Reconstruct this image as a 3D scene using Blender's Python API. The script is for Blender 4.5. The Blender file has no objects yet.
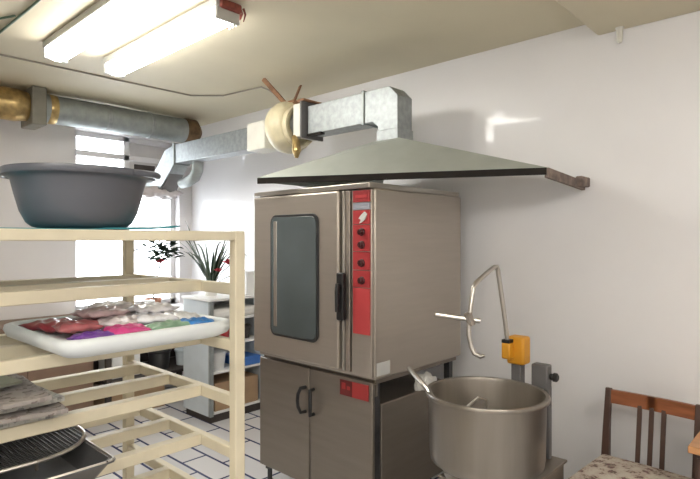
import bpy, bmesh, math, random
from mathutils import Vector, Matrix
random.seed(7)
S = bpy.context.scene
COL = S.collection
R = math.radians
WORLD = {}          # object name -> world matrix of its thing

# ------------------------------------------------------------------ materials
def mat(name, col, rough=0.5, metal=0.0, var=0.06, scale=8.0, bump=0.0, spec=0.5, coat=0.0, alpha=None, trans=0.0, stretch=None):
    m = bpy.data.materials.new(name); m.use_nodes = True
    nt = m.node_tree; b = nt.nodes['Principled BSDF']
    b.inputs['Roughness'].default_value = rough
    b.inputs['Metallic'].default_value = metal
    b.inputs['Specular IOR Level'].default_value = spec
    b.inputs['Coat Weight'].default_value = coat
    b.inputs['Coat Roughness'].default_value = 0.08
    b.inputs['Transmission Weight'].default_value = trans
    tc = nt.nodes.new('ShaderNodeTexCoord')
    nz = nt.nodes.new('ShaderNodeTexNoise'); nz.inputs['Scale'].default_value = scale; nz.inputs['Detail'].default_value = 4
    src = tc.outputs['Object']
    if stretch:
        mp = nt.nodes.new('ShaderNodeMapping'); mp.inputs['Scale'].default_value = stretch
        nt.links.new(src, mp.inputs['Vector']); src = mp.outputs['Vector']
    nt.links.new(src, nz.inputs['Vector'])
    rp = nt.nodes.new('ShaderNodeValToRGB')
    lo = [max(0, c*(1-var)) for c in col]; hi = [min(1, c*(1+var)) for c in col]
    rp.color_ramp.elements[0].position = .3; rp.color_ramp.elements[1].position = .7
    rp.color_ramp.elements[0].color = (*lo, 1); rp.color_ramp.elements[1].color = (*hi, 1)
    nt.links.new(nz.outputs['Fac'], rp.inputs['Fac'])
    nt.links.new(rp.outputs['Color'], b.inputs['Base Color'])
    if bump:
        bp = nt.nodes.new('ShaderNodeBump'); bp.inputs['Strength'].default_value = bump; bp.inputs['Distance'].default_value = .01
        nt.links.new(nz.outputs['Fac'], bp.inputs['Height']); nt.links.new(bp.outputs['Normal'], b.inputs['Normal'])
    return m

def emit(name, col, st):
    m = bpy.data.materials.new(name); m.use_nodes = True
    b = m.node_tree.nodes['Principled BSDF']
    b.inputs['Base Color'].default_value = (.9, .9, .88, 1)
    b.inputs['Emission Color'].default_value = (*col, 1); b.inputs['Emission Strength'].default_value = st
    return m

def tile_wall():
    m = mat('glossy_white_wall_tile', (.82, .815, .83), .3, var=.02, scale=2, spec=.5)
    nt = m.node_tree; b = nt.nodes['Principled BSDF']; b.inputs['Roughness'].default_value = .3
    b.inputs['Coat Weight'].default_value = .45; b.inputs['Coat Roughness'].default_value = .05
    tc = nt.nodes.new('ShaderNodeTexCoord')
    # every tile is set a little out of true, so reflections break up tile by tile
    mp = nt.nodes.new('ShaderNodeVectorMath'); mp.operation = 'SCALE'; mp.inputs['Scale'].default_value = 1/.15
    fl = nt.nodes.new('ShaderNodeVectorMath'); fl.operation = 'FLOOR'
    off = nt.nodes.new('ShaderNodeVectorMath'); off.operation = 'ADD'; off.inputs[1].default_value = (.37, .37, .37)
    wn = nt.nodes.new('ShaderNodeTexWhiteNoise')
    nt.links.new(tc.outputs['Object'], mp.inputs[0]); nt.links.new(mp.outputs[0], off.inputs[0]); nt.links.new(off.outputs[0], fl.inputs[0]); nt.links.new(fl.outputs[0], wn.inputs['Vector'])
    sub = nt.nodes.new('ShaderNodeVectorMath'); sub.operation = 'SUBTRACT'; sub.inputs[1].default_value = (.5, .5, .5)
    sc = nt.nodes.new('ShaderNodeVectorMath'); sc.operation = 'SCALE'; sc.inputs['Scale'].default_value = .07
    geo = nt.nodes.new('ShaderNodeNewGeometry')
    ad = nt.nodes.new('ShaderNodeVectorMath'); ad.operation = 'ADD'
    nm = nt.nodes.new('ShaderNodeVectorMath'); nm.operation = 'NORMALIZE'
    nt.links.new(wn.outputs['Color'], sub.inputs[0]); nt.links.new(sub.outputs[0], sc.inputs[0])
    nt.links.new(geo.outputs['Normal'], ad.inputs[0]); nt.links.new(sc.outputs[0], ad.inputs[1]); nt.links.new(ad.outputs[0], nm.inputs[0])
    nt.links.new(nm.outputs[0], b.inputs['Coat Normal'])
    return m

def floor_tile():
    m = bpy.data.materials.new('white_floor_tile_with_navy_lines'); m.use_nodes = True
    nt = m.node_tree; b = nt.nodes['Principled BSDF']; b.inputs['Roughness'].default_value = .25
    tc = nt.nodes.new('ShaderNodeTexCoord')
    br = nt.nodes.new('ShaderNodeTexBrick'); br.offset = .5
    br.inputs['Color1'].default_value = (.66, .66, .68, 1); br.inputs['Color2'].default_value = (.74, .73, .74, 1)
    br.inputs['Mortar'].default_value = (.06, .07, .15, 1)
    br.inputs['Scale'].default_value = 1; br.inputs['Mortar Size'].default_value = .010; br.inputs['Mortar Smooth'].default_value = .1
    br.inputs['Brick Width'].default_value = .42; br.inputs['Row Height'].default_value = .20
    nt.links.new(tc.outputs['Object'], br.inputs['Vector'])
    nt.links.new(br.outputs['Color'], b.inputs['Base Color'])
    return m

def floral():
    m = bpy.data.materials.new('floral_seat_fabric'); m.use_nodes = True
    nt = m.node_tree; b = nt.nodes['Principled BSDF']; b.inputs['Roughness'].default_value = .9
    tc = nt.nodes.new('ShaderNodeTexCoord')
    vo = nt.nodes.new('ShaderNodeTexVoronoi'); vo.inputs['Scale'].default_value = 22
    nz = nt.nodes.new('ShaderNodeTexNoise'); nz.inputs['Scale'].default_value = 30
    mx = nt.nodes.new('ShaderNodeMixRGB'); mx.inputs['Fac'].default_value = .06
    nt.links.new(tc.outputs['Object'], mx.inputs[1]); nt.links.new(nz.outputs['Color'], mx.inputs[2])
    nt.links.new(mx.outputs[0], vo.inputs['Vector'])
    rp = nt.nodes.new('ShaderNodeValToRGB'); e = rp.color_ramp.elements
    e[0].position = .0; e[0].color = (.30, .10, .15, 1); e[1].position = .75; e[1].color = (.62, .57, .50, 1)
    n = e.new(.28); n.color = (.16, .13, .10, 1); n = e.new(.40); n.color = (.50, .40, .34, 1)
    nt.links.new(vo.outputs['Distance'], rp.inputs['Fac']); nt.links.new(rp.outputs['Color'], b.inputs['Base Color'])
    return m

def paper(name, base, inks, scale):
    m = bpy.data.materials.new(name); m.use_nodes = True
    nt = m.node_tree; b = nt.nodes['Principled BSDF']; b.inputs['Roughness'].default_value = .7
    tc = nt.nodes.new('ShaderNodeTexCoord'); vo = nt.nodes.new('ShaderNodeTexVoronoi'); vo.inputs['Scale'].default_value = scale
    vo.distance = 'CHEBYCHEV'
    nt.links.new(tc.outputs['Object'], vo.inputs['Vector'])
    se = nt.nodes.new('ShaderNodeSeparateColor'); nt.links.new(vo.outputs['Color'], se.inputs[0])
    rp = nt.nodes.new('ShaderNodeValToRGB'); rp.color_ramp.interpolation = 'CONSTANT'
    e = rp.color_ramp.elements; e[0].position = 0; e[0].color = (*base, 1); e[1].position = .55; e[1].color = (*inks[0], 1)
    for i, c in enumerate(inks[1:]):
        n = e.new(.55 + .45*(i+1)/len(inks)); n.color = (*c, 1)
    nt.links.new(se.outputs[0], rp.inputs['Fac']); nt.links.new(rp.outputs['Color'], b.inputs['Base Color'])
    return m

def glass(name, tint=(1, 1, 1), refl=.6):
    m = bpy.data.materials.new(name); m.use_nodes = True
    nt = m.node_tree; nt.nodes.remove(nt.nodes['Principled BSDF']); out = nt.nodes['Material Output']
    tr = nt.nodes.new('ShaderNodeBsdfTransparent'); tr.inputs[0].default_value = (*tint, 1)
    gl = nt.nodes.new('ShaderNodeBsdfGlossy'); gl.inputs['Roughness'].default_value = .02
    fr = nt.nodes.new('ShaderNodeFresnel'); mx = nt.nodes.new('ShaderNodeMixShader')
    mu = nt.nodes.new('ShaderNodeMath'); mu.operation = 'MULTIPLY'; mu.inputs[1].default_value = refl
    nt.links.new(fr.outputs[0], mu.inputs[0]); nt.links.new(mu.outputs[0], mx.inputs[0])
    nt.links.new(tr.outputs[0], mx.inputs[1]); nt.links.new(gl.outputs[0], mx.inputs[2]); nt.links.new(mx.outputs[0], out.inputs[0])
    return m

M = dict(
    wall=tile_wall(), wallp=mat('white_painted_wall', (.74, .72, .72), .5, var=.03, scale=2),
    ceil=mat('beige_ceiling_paint', (.64, .58, .43), .65, var=.05, scale=1.5, bump=.05),
    floor=floor_tile(),
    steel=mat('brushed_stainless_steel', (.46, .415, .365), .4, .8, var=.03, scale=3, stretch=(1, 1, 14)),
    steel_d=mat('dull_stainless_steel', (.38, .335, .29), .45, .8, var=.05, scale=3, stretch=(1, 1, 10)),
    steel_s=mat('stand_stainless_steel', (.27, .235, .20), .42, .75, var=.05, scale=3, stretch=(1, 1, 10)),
    steel_k=mat('bowl_stainless_steel', (.30, .27, .235), .34, .85, var=.10, scale=5, stretch=(3, 3, .3)),
    steel_b=mat('bright_stainless_steel', (.50, .47, .43), .28, .9, var=.04, scale=4),
    galv=mat('galvanised_sheet', (.33, .355, .36), .45, .6, var=.16, scale=26),
    galv_d=mat('dull_galvanised_sheet', (.33, .36, .355), .5, .5, var=.14, scale=14),
    hood=mat('hood_grey_green_sheet', (.42, .45, .42), .5, .35, var=.08, scale=5),
    nearblack=mat('near_black_rim', (.012, .009, .007), .6, 0, var=.3, scale=12, spec=.2),  # near-black colour for the hood's front rim and the support rail
    rust=mat('rusty_metal', (.22, .17, .145), .8, .1, var=.4, scale=20, bump=.3),
    rustb=mat('rust_brown_strut', (.27, .14, .075), .7, .1, var=.3, scale=30),
    fanc=mat('fan_cream_enamel', (.56, .50, .34), .42, 0, var=.12, scale=14),
    bracket=mat('bracket_grey', (.24, .23, .195), .5, .4, var=.12, scale=10),
    rustd=mat('dark_rust_collar', (.15, .09, .045), .7, .2, var=.4, scale=18),
    pan=mat('dark_pan_steel', (.13, .13, .135), .35, .6, var=.15, scale=12),
    cream=mat('cream_enamel', (.70, .63, .44), .4, 0, var=.07, scale=10),
    ivory=mat('ivory_sheet', (.70, .69, .62), .5, 0, var=.05, scale=10),
    brass=mat('golden_foil', (.50, .36, .16), .3, .8, var=.3, scale=18, bump=.4),
    rack=mat('cream_painted_rack', (.62, .56, .42), .5, 0, var=.08, scale=9),
    white=mat('white_plastic', (.80, .80, .79), .45, var=.03),
    frame=mat('white_window_paint', (.78, .77, .78), .45, var=.03),
    cab=mat('pale_blue_white_panel', (.60, .66, .70), .45, var=.04),
    black=mat('black_plastic', (.015, .015, .016), .4, var=.3),
    blackm=mat('black_metal', (.07, .07, .072), .35, .5, var=.3),
    dglass=mat('dark_oven_glass', (.075, .095, .10), .16, 0, var=.15, scale=3, coat=.5),
    redb=mat('badge_red', (.36, .03, .03), .4, var=.06), redbd=mat('badge_dark_red', (.13, .012, .012), .4, var=.1),
    knob=mat('dark_red_knob', (.06, .01, .012), .4, var=.1),
    red=mat('red_panel', (.42, .04, .045), .4, var=.06), redd=mat('dark_red_panel', (.32, .03, .035), .4, var=.1),
    redl=mat('faded_red_panel', (.50, .055, .06), .4, var=.06),
    label=mat('pale_sticker', (.62, .62, .60), .5, var=.05), strip=mat('grey_blue_strip', (.33, .34, .40), .4, var=.05),
    yellow=mat('orange_yellow_enamel', (.68, .31, .02), .45, var=.06),
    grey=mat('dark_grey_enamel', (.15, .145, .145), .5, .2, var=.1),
    wood=mat('reddish_wood', (.27, .09, .035), .4, var=.25, scale=5, stretch=(1, 8, 8)),
    woodd=mat('dark_wood', (.075, .04, .03), .45, var=.25, scale=6),
    desk=mat('orange_wood_veneer', (.55, .27, .11), .4, var=.12, scale=4, stretch=(1, 8, 1)),
    brown=mat('brown_sideboard_wood', (.23, .15, .105), .55, var=.15, scale=4),
    dark=mat('dark_brown_board', (.05, .04, .036), .6, var=.2),
    floral=floral(),
    basin=mat('grey_plastic_basin', (.105, .11, .13), .32, var=.06, scale=5),
    turq=mat('turquoise_film', (.035, .24, .29), .5, var=.15),
    tray=mat('white_tray', (.70, .74, .76), .5, var=.03),
    leaf=mat('dark_green_leaf', (.028, .045, .032), .85, var=.4, scale=20, spec=.15), leafg=mat('grey_green_leaf', (.10, .14, .10), .5, var=.3, scale=20),
    flower=mat('red_petals', (.45, .03, .05), .6, var=.3), pot=mat('white_pot', (.75, .74, .70), .5, var=.04), potb=mat('terracotta_pot', (.36, .16, .09), .7, var=.1),
    soil=mat('soil', (.03, .02, .015), .9, var=.3),
    cable=mat('grey_cable', (.30, .27, .22), .6, var=.1), gcable=mat('green_cable', (.10, .17, .11), .5, var=.1),
    cloth=mat('white_cloth', (.78, .77, .74), .9, var=.04), film=mat('crumpled_white_film', (.60, .55, .55), .35, var=.08, scale=20),
    bluep=mat('blue_plastic', (.05, .17, .52), .4, var=.1), redp=mat('red_plastic', (.42, .035, .04), .45, var=.1),
    card=mat('brown_cardboard', (.40, .27, .16), .8, var=.1),
    fix=mat('grey_lamp_housing', (.42, .41, .38), .5, var=.05),
    lamp=emit('fluorescent_diffuser', (1, .97, .91), 8.5),
    lampend=mat('scorched_red_end', (.20, .045, .03), .6, var=.3, scale=40),
    glass=glass('window_glass'), board=mat('pale_vent_board', (.62, .60, .60), .5, var=.03),
)

# ------------------------------------------------------------------ mesh helpers
def B(): return bmesh.new()
def box(bm, x0, x1, y0, y1, z0, z1):
    v = [bm.verts.new((x, y, z)) for x in (x0, x1) for y in (y0, y1) for z in (z0, z1)]
    for f in ((0, 1, 3, 2), (4, 6, 7, 5), (0, 4, 5, 1), (2, 3, 7, 6), (0, 2, 6, 4), (1, 5, 7, 3)):
        bm.faces.new([v[i] for i in f])
    return v
def hexa(bm, bot, top):
    b = [bm.verts.new(p) for p in bot]; t = [bm.verts.new(p) for p in top]; n = len(b)
    bm.faces.new(b[::-1]); bm.faces.new(t)
    for i in range(n): bm.faces.new((b[i], b[(i+1) % n], t[(i+1) % n], t[i]))
def frame_at(d):
    d = Vector(d).normalized(); a = Vector((0, 0, 1)) if abs(d.z) < .9 else Vector((1, 0, 0))
    u = d.cross(a).normalized(); return u, u.cross(d).normalized()
def tube(bm, pts, r, seg=12, cap=True, square=False):
    pts = [Vector(p) for p in pts]; rs = r if isinstance(r, (list, tuple)) else [r]*len(pts)
    rings = []
    u = None
    for i, p in enumerate(pts):
        d = (pts[min(i+1, len(pts)-1)] - pts[max(i-1, 0)]).normalized()
        if u is None: u, w = frame_at(d)
        else:
            u = (u - d*u.dot(d)).normalized(); w = d.cross(u)
        w = d.cross(u)
        ring = []
        for k in range(seg):
            a = 2*math.pi*(k + (.5 if square else 0))/seg
            ring.append(bm.verts.new(p + (u*math.cos(a) + w*math.sin(a))*rs[i]))
        rings.append(ring)
    for a, b in zip(rings, rings[1:]):
        for k in range(seg): bm.faces.new((a[k], a[(k+1) % seg], b[(k+1) % seg], b[k]))
    if cap:
        bm.faces.new(rings[0][::-1]); bm.faces.new(rings[-1])
def bar(bm, p0, p1, w, h, up=(0, 0, 1)):
    p0, p1 = Vector(p0), Vector(p1); d = (p1-p0).normalized(); s = d.cross(Vector(up)).normalized(); t = s.cross(d)
    q = [s*w/2*a + t*h/2*b for a, b in ((-1, -1), (1, -1), (1, 1), (-1, 1))]
    hexa(bm, [p0+v for v in q], [p1+v for v in q])
def lathe(bm, prof, c=(0, 0, 0), seg=40, axis='z', close=False):
    rings = []
    for r, h in prof:
        ring = []
        for k in range(seg):
            a = 2*math.pi*k/seg; x, y = r*math.cos(a), r*math.sin(a)
            p = (x, y, h) if axis == 'z' else ((h, x, y) if axis == 'x' else (x, h, y))
            ring.append(bm.verts.new(Vector(c)+Vector(p)))
        rings.append(ring)
    pr = list(zip(rings, rings[1:]))
    if close: pr.append((rings[-1], rings[0]))
    for a, b in pr:
        for k in range(seg): bm.faces.new((a[k], a[(k+1) % seg], b[(k+1) % seg], b[k]))
    if not close:
        if prof[0][0] > 1e-4: bm.faces.new(rings[0][::-1])
        if prof[-1][0] > 1e-4: bm.faces.new(rings[-1])
    bmesh.ops.remove_doubles(bm, verts=bm.verts, dist=1e-5)
def rrect(x0, x1, z0, z1, r, n=6):
    pts = []
    for cx, cz, a0 in ((x1-r, z1-r, 0), (x0+r, z1-r, 90), (x0+r, z0+r, 180), (x1-r, z0+r, 270)):
        for k in range(n+1):
            a = R(a0 + 90*k/n); pts.append((cx+r*math.cos(a), cz+r*math.sin(a)))
    return pts
def prism_y(bm, pts, y0, y1):
    hexa(bm, [(x, y0, z) for x, z in pts], [(x, y1, z) for x, z in pts])
def prism_z(bm, pts, z0, z1):
    hexa(bm, [(x, y, z0) for x, y in pts], [(x, y, z1) for x, y in pts])

def thing(name, label, cat, loc=(0, 0, 0), rz=0, group=None):
    o = bpy.data.objects.new(name, None); COL.objects.link(o)
    o.empty_display_size = .1
    o.location = loc; o.rotation_euler = (0, 0, rz)
    o['label'] = label; o['category'] = cat
    if group: o['group'] = group
    WORLD[o.name] = Matrix.Translation(loc) @ Matrix.Rotation(rz, 4, 'Z')
    return o
def obj(name, bm, m, parent=None, bevel=0, smooth=False, local=False, sub=0, solid=0, angle=35, seg=2):
    bmesh.ops.recalc_face_normals(bm, faces=bm.faces)
    me = bpy.data.meshes.new(name)
    if parent is not None:
        W = WORLD[parent.name]
        if not local: bm.transform(W.inverted())
    bm.to_mesh(me); bm.free(); me.materials.append(m)
    if smooth or bevel:
        for p in me.polygons: p.use_smooth = True
        me.set_sharp_from_angle(angle=R(angle))
    o = bpy.data.objects.new(name, me); COL.objects.link(o)
    if parent is not None: o.parent = parent; WORLD[o.name] = WORLD[parent.name]
    if solid:
        s = o.modifiers.new('solid', 'SOLIDIFY'); s.thickness = solid; s.offset = 0
    if bevel:
        b = o.modifiers.new('bevel', 'BEVEL'); b.width = bevel; b.segments = seg; b.limit_method = 'ANGLE'; b.angle_limit = R(40)
    if sub:
        s = o.modifiers.new('sub', 'SUBSURF'); s.levels = sub; s.render_levels = sub
    return o
def one(name, bm, m, label, cat, loc=(0, 0, 0), group=None, **k):   # a thing that is one mesh, origin at loc
    bm.transform(Matrix.Translation(loc).inverted())
    o = obj(name, bm, m, None, **k); o.location = loc
    o['label'] = label; o['category'] = cat
    if group: o['group'] = group
    WORLD[o.name] = Matrix.Translation(loc)
    return o
def struct(name, bm, m, parent=None, **k):
    o = obj(name, bm, m, parent, **k); WORLD.setdefault(o.name, Matrix())
    if parent is None: o['kind'] = 'structure'
    return o

# ------------------------------------------------------------------ the room
CEIL = 2.84
RX, RY = 7.2, -5.2
bm = B(); box(bm, -.3, RX, RY, .3, -.12, 0); struct('floor', bm, M['floor'])
bm = B(); box(bm, -.3, RX, RY, .3, CEIL, CEIL+.15); struct('ceiling', bm, M['ceil'])
bm = B(); box(bm, -.3, RX, 0, .2, 0, CEIL); struct('wall_back', bm, M['wall'])
WY0, WY1, WZ0, WZ1 = -1.235, -.15, .90, 2.66
bm = B()
box(bm, -.3, 0, RY, WY0, 0, CEIL); box(bm, -.3, 0, WY1, 0, 0, CEIL); box(bm, -.3, 0, WY0, WY1, 0, WZ0); box(bm, -.3, 0, WY0, WY1, WZ1, CEIL)
struct('wall_left', bm, M['wallp'])
bm = B(); box(bm, RX, RX+.2, RY, .3, 0, CEIL); struct('wall_right', bm, M['wallp'])
bm = B(); box(bm, -.3, RX+.2, RY-.2, RY, 0, CEIL); struct('wall_front', bm, M['wallp'])
bm = B(); box(bm, 4.34, RX, RY, 0, CEIL-.085, CEIL); struct('trim_1', bm, M['ceil'], bevel=.012)

# window with two casements
bm = B()
X0, X1 = -.16, -.10
for y0, y1 in ((WY0, WY0+.05), (WY1-.05, WY1), (-.72, -.66)): box(bm, X0, X1, y0, y1, WZ0, WZ1)
for z0, z1 in ((WZ0, WZ0+.05), (WZ1-.05, WZ1), (2.42, 2.475)): box(bm, X0, X1, WY0, WY1, z0, z1)
box(bm, X0, X1, -.66, WY1, 2.04, 2.09)
w1 = struct('window_1', bm, M['frame'], bevel=.004)
bm = B(); box(bm, -.135, -.131, WY0+.04, -.71, WZ0+.04, WZ1-.04); obj('pane', bm, M['glass'], w1)
bm = B(); box(bm, -.135, -.131, -.67, WY1-.04, WZ0+.04, 2.05); obj('pane', bm, M['glass'], w1)
bm = B(); box(bm, -.14, -.125, -.67, WY1-.04, 2.08, WZ1-.04); obj('vent_board', bm, M['board'], w1)
bm = B(); box(bm, -.30, .06, WY0-.04, WY1+.02, WZ0-.035, WZ0); obj('sill', bm, M['frame'], w1, bevel=.006)

# ------------------------------------------------------------------ lamps
def luminaire(x0, x1, y, z, label, group, red_end=False):
    t = thing('fluorescent_lamp', label, 'lamp', ((x0+x1)/2, y, z), 0, group)
    bm = B(); box(bm, x0, x1, y-.075, y+.075, z-.045, z); obj('housing', bm, M['fix'], t, bevel=.006)
    bm = B()
    prof = [(-.068, z-.045), (-.066, z-.075), (-.05, z-.1), (-.02, z-.112), (.02, z-.112), (.05, z-.1), (.066, z-.075), (.068, z-.045)]
    hexa(bm, [(x0+.025, y+a, b) for a, b in prof], [(x1-.025, y+a, b) for a, b in prof]); obj('diffuser', bm, M['lamp'], t, smooth=True)
    bm = B(); box(bm, x0, x0+.024, y-.072, y+.072, z-.108, z-.045); obj('end_cap', bm, M['fix'], t, bevel=.008)
    bm = B(); box(bm, x1-.024, x1, y-.072, y+.072, z-.108, z-.045); e = obj('end_cap', bm, M['fix'], t, bevel=.008)
    if red_end:
        bm = B(); box(bm, x1-.16, x1+.015, y-.055, y+.078, z-.052, z-.003)
        s = obj('scorched_cover', bm, M['lampend'], t, bevel=.012); s['label'] = 'red brown cover at the lamp end'
        bm = B()
        for k in range(9):
            xx = x1 - .15 + k*.02; l = .03 + .035*random.random(); yy = y+.08+.006*random.random()
            tube(bm, [(xx, yy, z-.02), (xx+.006, yy+.008, z-.02-l*.6), (xx-.004, yy+.004, z-.035-l)], [.007, .006, .003], 6)
        obj('frayed_fringe', bm, M['lampend'], s, smooth=True)
        bm = B()
        for k in range(4):
            xx = x1 - .13 + k*.03
            tube(bm, [(xx, y+.075, z-.03), (xx+.01, y+.092, z-.07), (xx+.02, y+.08, z-.1)], .004, 6)
        obj('loose_wire', bm, M['ivory'], s, smooth=True)
    return t
luminaire(1.69, 3.05, -1.97, CEIL-.0, 'fluorescent ceiling lamp further from the white tiled wall', None)
luminaire(1.66, 3.03, -1.585, CEIL-.0, 'fluorescent ceiling lamp nearest the duct fan, red brown frayed end', None, True)
# unseen lamps added behind and beside the camera to brighten the right side
luminaire(5.75, 7.1, -2.9, CEIL-.085, 'added unseen fill lamp on the lowered ceiling strip behind the viewer', 'added fill lamps on the lowered ceiling')
luminaire(5.75, 7.1, -2.4, CEIL-.085, 'added unseen fill lamp on the lowered ceiling strip behind the viewer', 'added fill lamps on the lowered ceiling')
luminaire(5.75, 7.1, -4.0, CEIL-.085, 'added unseen fill lamp on the lowered ceiling strip behind the viewer', 'added fill lamps on the lowered ceiling')

luminaire(4.3, 5.66, -3.9, CEIL-.085, 'added unseen fill lamp on the lowered ceiling strip behind the viewer', 'added fill lamps on the lowered ceiling')
luminaire(4.3, 5.66, -4.6, CEIL-.085, 'added unseen fill lamp on the lowered ceiling strip behind the viewer', 'added fill lamps on the lowered ceiling')

# ceiling cables
bm2 = B(); tube(bm2, [(2.12, -.50, 2.72), (2.0, -.5, 2.79), (1.9, -.5, 2.834), (1.45, -.56, 2.834), (1.25, -.75, 2.834), (1.24, -1.2, 2.834), (1.235, -2.2, 2.834), (1.23, -4.0, 2.834)], .0065, 8)
one('ceiling_cable', bm2, M['cable'], 'thin grey cable along the ceiling running to the duct fan', 'cable', (1.2, -1.2, 2.834), smooth=True)
bm = B(); tube(bm, [(1.4, -2.28, 2.832), (2.2, -2.262, 2.832), (3.4, -2.255, 2.832)], .007, 8)
one('ceiling_cable', bm, M['gcable'], 'long straight green cable on the ceiling beside the lamps', 'cable', (2.2, -2.56, 2.832), smooth=True)
bm = B(); tube(bm, [(1.5, -2.50, 2.832), (1.9, -2.34, 2.832), (2.02, -2.285, 2.832)], .006, 8)
one('ceiling_cable', bm, M['gcable'], 'short green cable branching off the long green ceiling cable', 'cable', (2.2, -2.7, 2.832), smooth=True)
bm = B(); lathe(bm, [(.012, 0), (.016, .02), (.018, .07), (.022, .075), (.022, .085)], (4.47, -.05, CEIL-.165), 16)
one('pipe_stub', bm, M['ivory'], 'small cream pipe stub under the lowered ceiling strip at the wall', 'pipe', (4.47, -.05, CEIL-.165), smooth=True)

# ------------------------------------------------------------------ round duct along the window wall
DX, DZ, DR = .44, 2.70, .12
t = thing('round_duct', 'fat round galvanised duct under the ceiling above the window', 'duct', (DX, -1.0, DZ))
bm = B(); tube(bm, [(DX, -1.66, DZ), (DX, -.31, DZ)], DR, 32); obj('pipe', bm, M['galv_d'], t, smooth=True)
for yy in (-1.13, -.72):
    bm = B(); lathe(bm, [(DR-.002, yy-.02), (DR+.004, yy-.014), (DR+.004, yy+.014), (DR-.002, yy+.02)], (DX, 0, DZ), 32, 'y'); obj('seam_band', bm, M['galv'], t, smooth=True)
bm = B(); lathe(bm, [(DR+.002, -.36), (DR+.01, -.34), (DR+.01, -.24), (DR-.03, -.20), (.05, -.17)], (DX, 0, DZ), 32, 'y'); o = obj('end_collar', bm, M['rustd'], t, smooth=True); o['label'] = 'rust brown collar at the duct end'
bm = B(); lathe(bm, [(DR+.001, -1.62), (DR+.004, -1.61), (DR+.004, -1.57), (DR+.001, -1.56)], (DX, 0, DZ), 32, 'y'); obj('joint_ring', bm, M['brass'], t, smooth=True)
bm = B()
lathe(bm, [(.10, -2.6), (.105, -2.15), (.112, -2.02), (.13, -1.96), (.132, -1.86), (.122, -1.80), (.10, -1.68)], (DX, 0, DZ-.01), 32, 'y')
o = obj('foil_sleeve', bm, M['brass'], t, smooth=True); o['label'] = 'shiny golden foil sleeve'
bm = B(); box(bm, DX-.15, DX+.15, -1.775, -1.665, 2.53, CEIL-.001); o = obj('hanger_plate', bm, M['bracket'], t, bevel=.01); o['label'] = 'grey hanger plate'

# ------------------------------------------------------------------ ventilation run by the corner, fan, hood duct
YA, YB = -.555, -.405
t = thing('ventilation_duct', 'rectangular grey duct from the fan down into the window corner', 'duct', (.9, -.48, 2.42))
bm = B(); box(bm, .62, 1.81, YA, YB, 2.335, 2.515); obj('duct_run', bm, M['galv'], t, bevel=.004)
bm = B(); box(bm, 1.80, 2.03, YA-.015, YB+.02, 2.315, 2.54); o = obj('connector', bm, M['ivory'], t, bevel=.01); o['label'] = 'white square connector'
bm = B(); box(bm, .60, .63, YA-.012, YB+.012, 2.32, 2.53); obj('flange', bm, M['galv_d'], t)
bm = B()
hexa(bm, [(.62, YA, 2.515), (.62, YA, 2.335), (.62, YB, 2.335), (.62, YB, 2.515)], [(.46, YA-.01, 2.475), (.565, YA-.01, 2.27), (.565, YB, 2.27), (.46, YB, 2.475)])
hexa(bm, [(.46, YA-.01, 2.475), (.565, YA-.01, 2.27), (.565, YB, 2.27), (.46, YB, 2.475)], [(.22, YA-.03, 2.22), (.34, YA-.03, 2.06), (.34, YB, 2.06), (.22, YB, 2.22)])
obj('elbow', bm, M['galv'], t)
bm = B(); hexa(bm, [(.60, YA+.005, 2.318), (.60, YA+.005, 2.33), (.60, YB-.005, 2.33), (.60, YB-.005, 2.318)], [(.35, YA-.02, 2.025), (.34, YA-.02, 2.035), (.34, YB-.005, 2.035), (.35, YB-.005, 2.025)]); o = obj('elbow_shade_sheet', bm, M['grey'], t); o['label'] = 'dark grey sheet put in as shade under the elbow'  # thin dark sheet added to paint in the shade on the elbow's underside
bm = B(); box(bm, -.12, .27, YA-.02, YB, 2.095, 2.20); obj('wall_spigot', bm, M['galv_d'], t)
bm = B(); tube(bm, [(.86, -.44, 2.345), (.85, -.44, 2.26), (.80, -.44, 2.20), (.70, -.45, 2.16), (.58, -.45, 2.15)], [.05, .052, .054, .052, .05], 16)
o = obj('bent_pipe', bm, M['galv_d'], t, smooth=True)
bm = B(); box(bm, -.125, -.105, -.60, -.38, 2.325, 2.39); v = one('vent_flap', bm, M['dark'], 'small dark vent slot in the pale board above the window corner', 'vent', (-.115, -.5, 2.35))
# crumpled film
bm = B(); bmesh.ops.create_icosphere(bm, subdivisions=4, radius=1)
for v in bm.verts:
    n = v.co.normalized(); k = 1 + .22*math.sin(7*n.x+3*n.y)*math.cos(9*n.y+2*n.z) + .1*math.sin(21*n.x)*math.sin(17*n.z+n.y*9)
    v.co = Vector((.27 + n.x*.16*k, -.55 + n.y*.22*k, 2.07 + n.z*.06*k))
one('plastic_film', bm, M['film'], 'crumpled white plastic film hanging under the duct at the window', 'plastic film', (.27, -.55, 2.05), smooth=True, angle=180)

# fan
FX, FY, FZ = 2.28, -.50, 2.455
t = thing('duct_fan', 'round cream duct fan hung between two grey rectangular ducts', 'fan', (FX, FY, FZ))
bm = B(); lathe(bm, [(.08, -.13), (.15, -.125), (.185, -.10), (.198, -.05), (.196, -.01), (.18, .03), (.18, .045), (.165, .06), (.11, .08)], (FX, FY, FZ), 40, 'x'); obj('housing', bm, M['fanc'], t, smooth=True, angle=50)
bm = B(); lathe(bm, [(.128, .04), (.142, .05), (.158, .09), (.15, .115), (.128, .11)], (FX, FY-.01, FZ-.01), 36, 'x', close=True); obj('outlet_ring', bm, M['fanc'], t, smooth=True)
bm = B(); lathe(bm, [(.095, .05), (.095, .15)], (FX, FY, FZ+.005), 32, 'x'); obj('outlet_sleeve', bm, M['galv'], t, smooth=True)
bm = B(); box(bm, FX+.13, FX+.205, FY-.105, FY+.105, 2.345, 2.585); obj('outlet_flange', bm, M['ivory'], t, bevel=.006)
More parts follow.
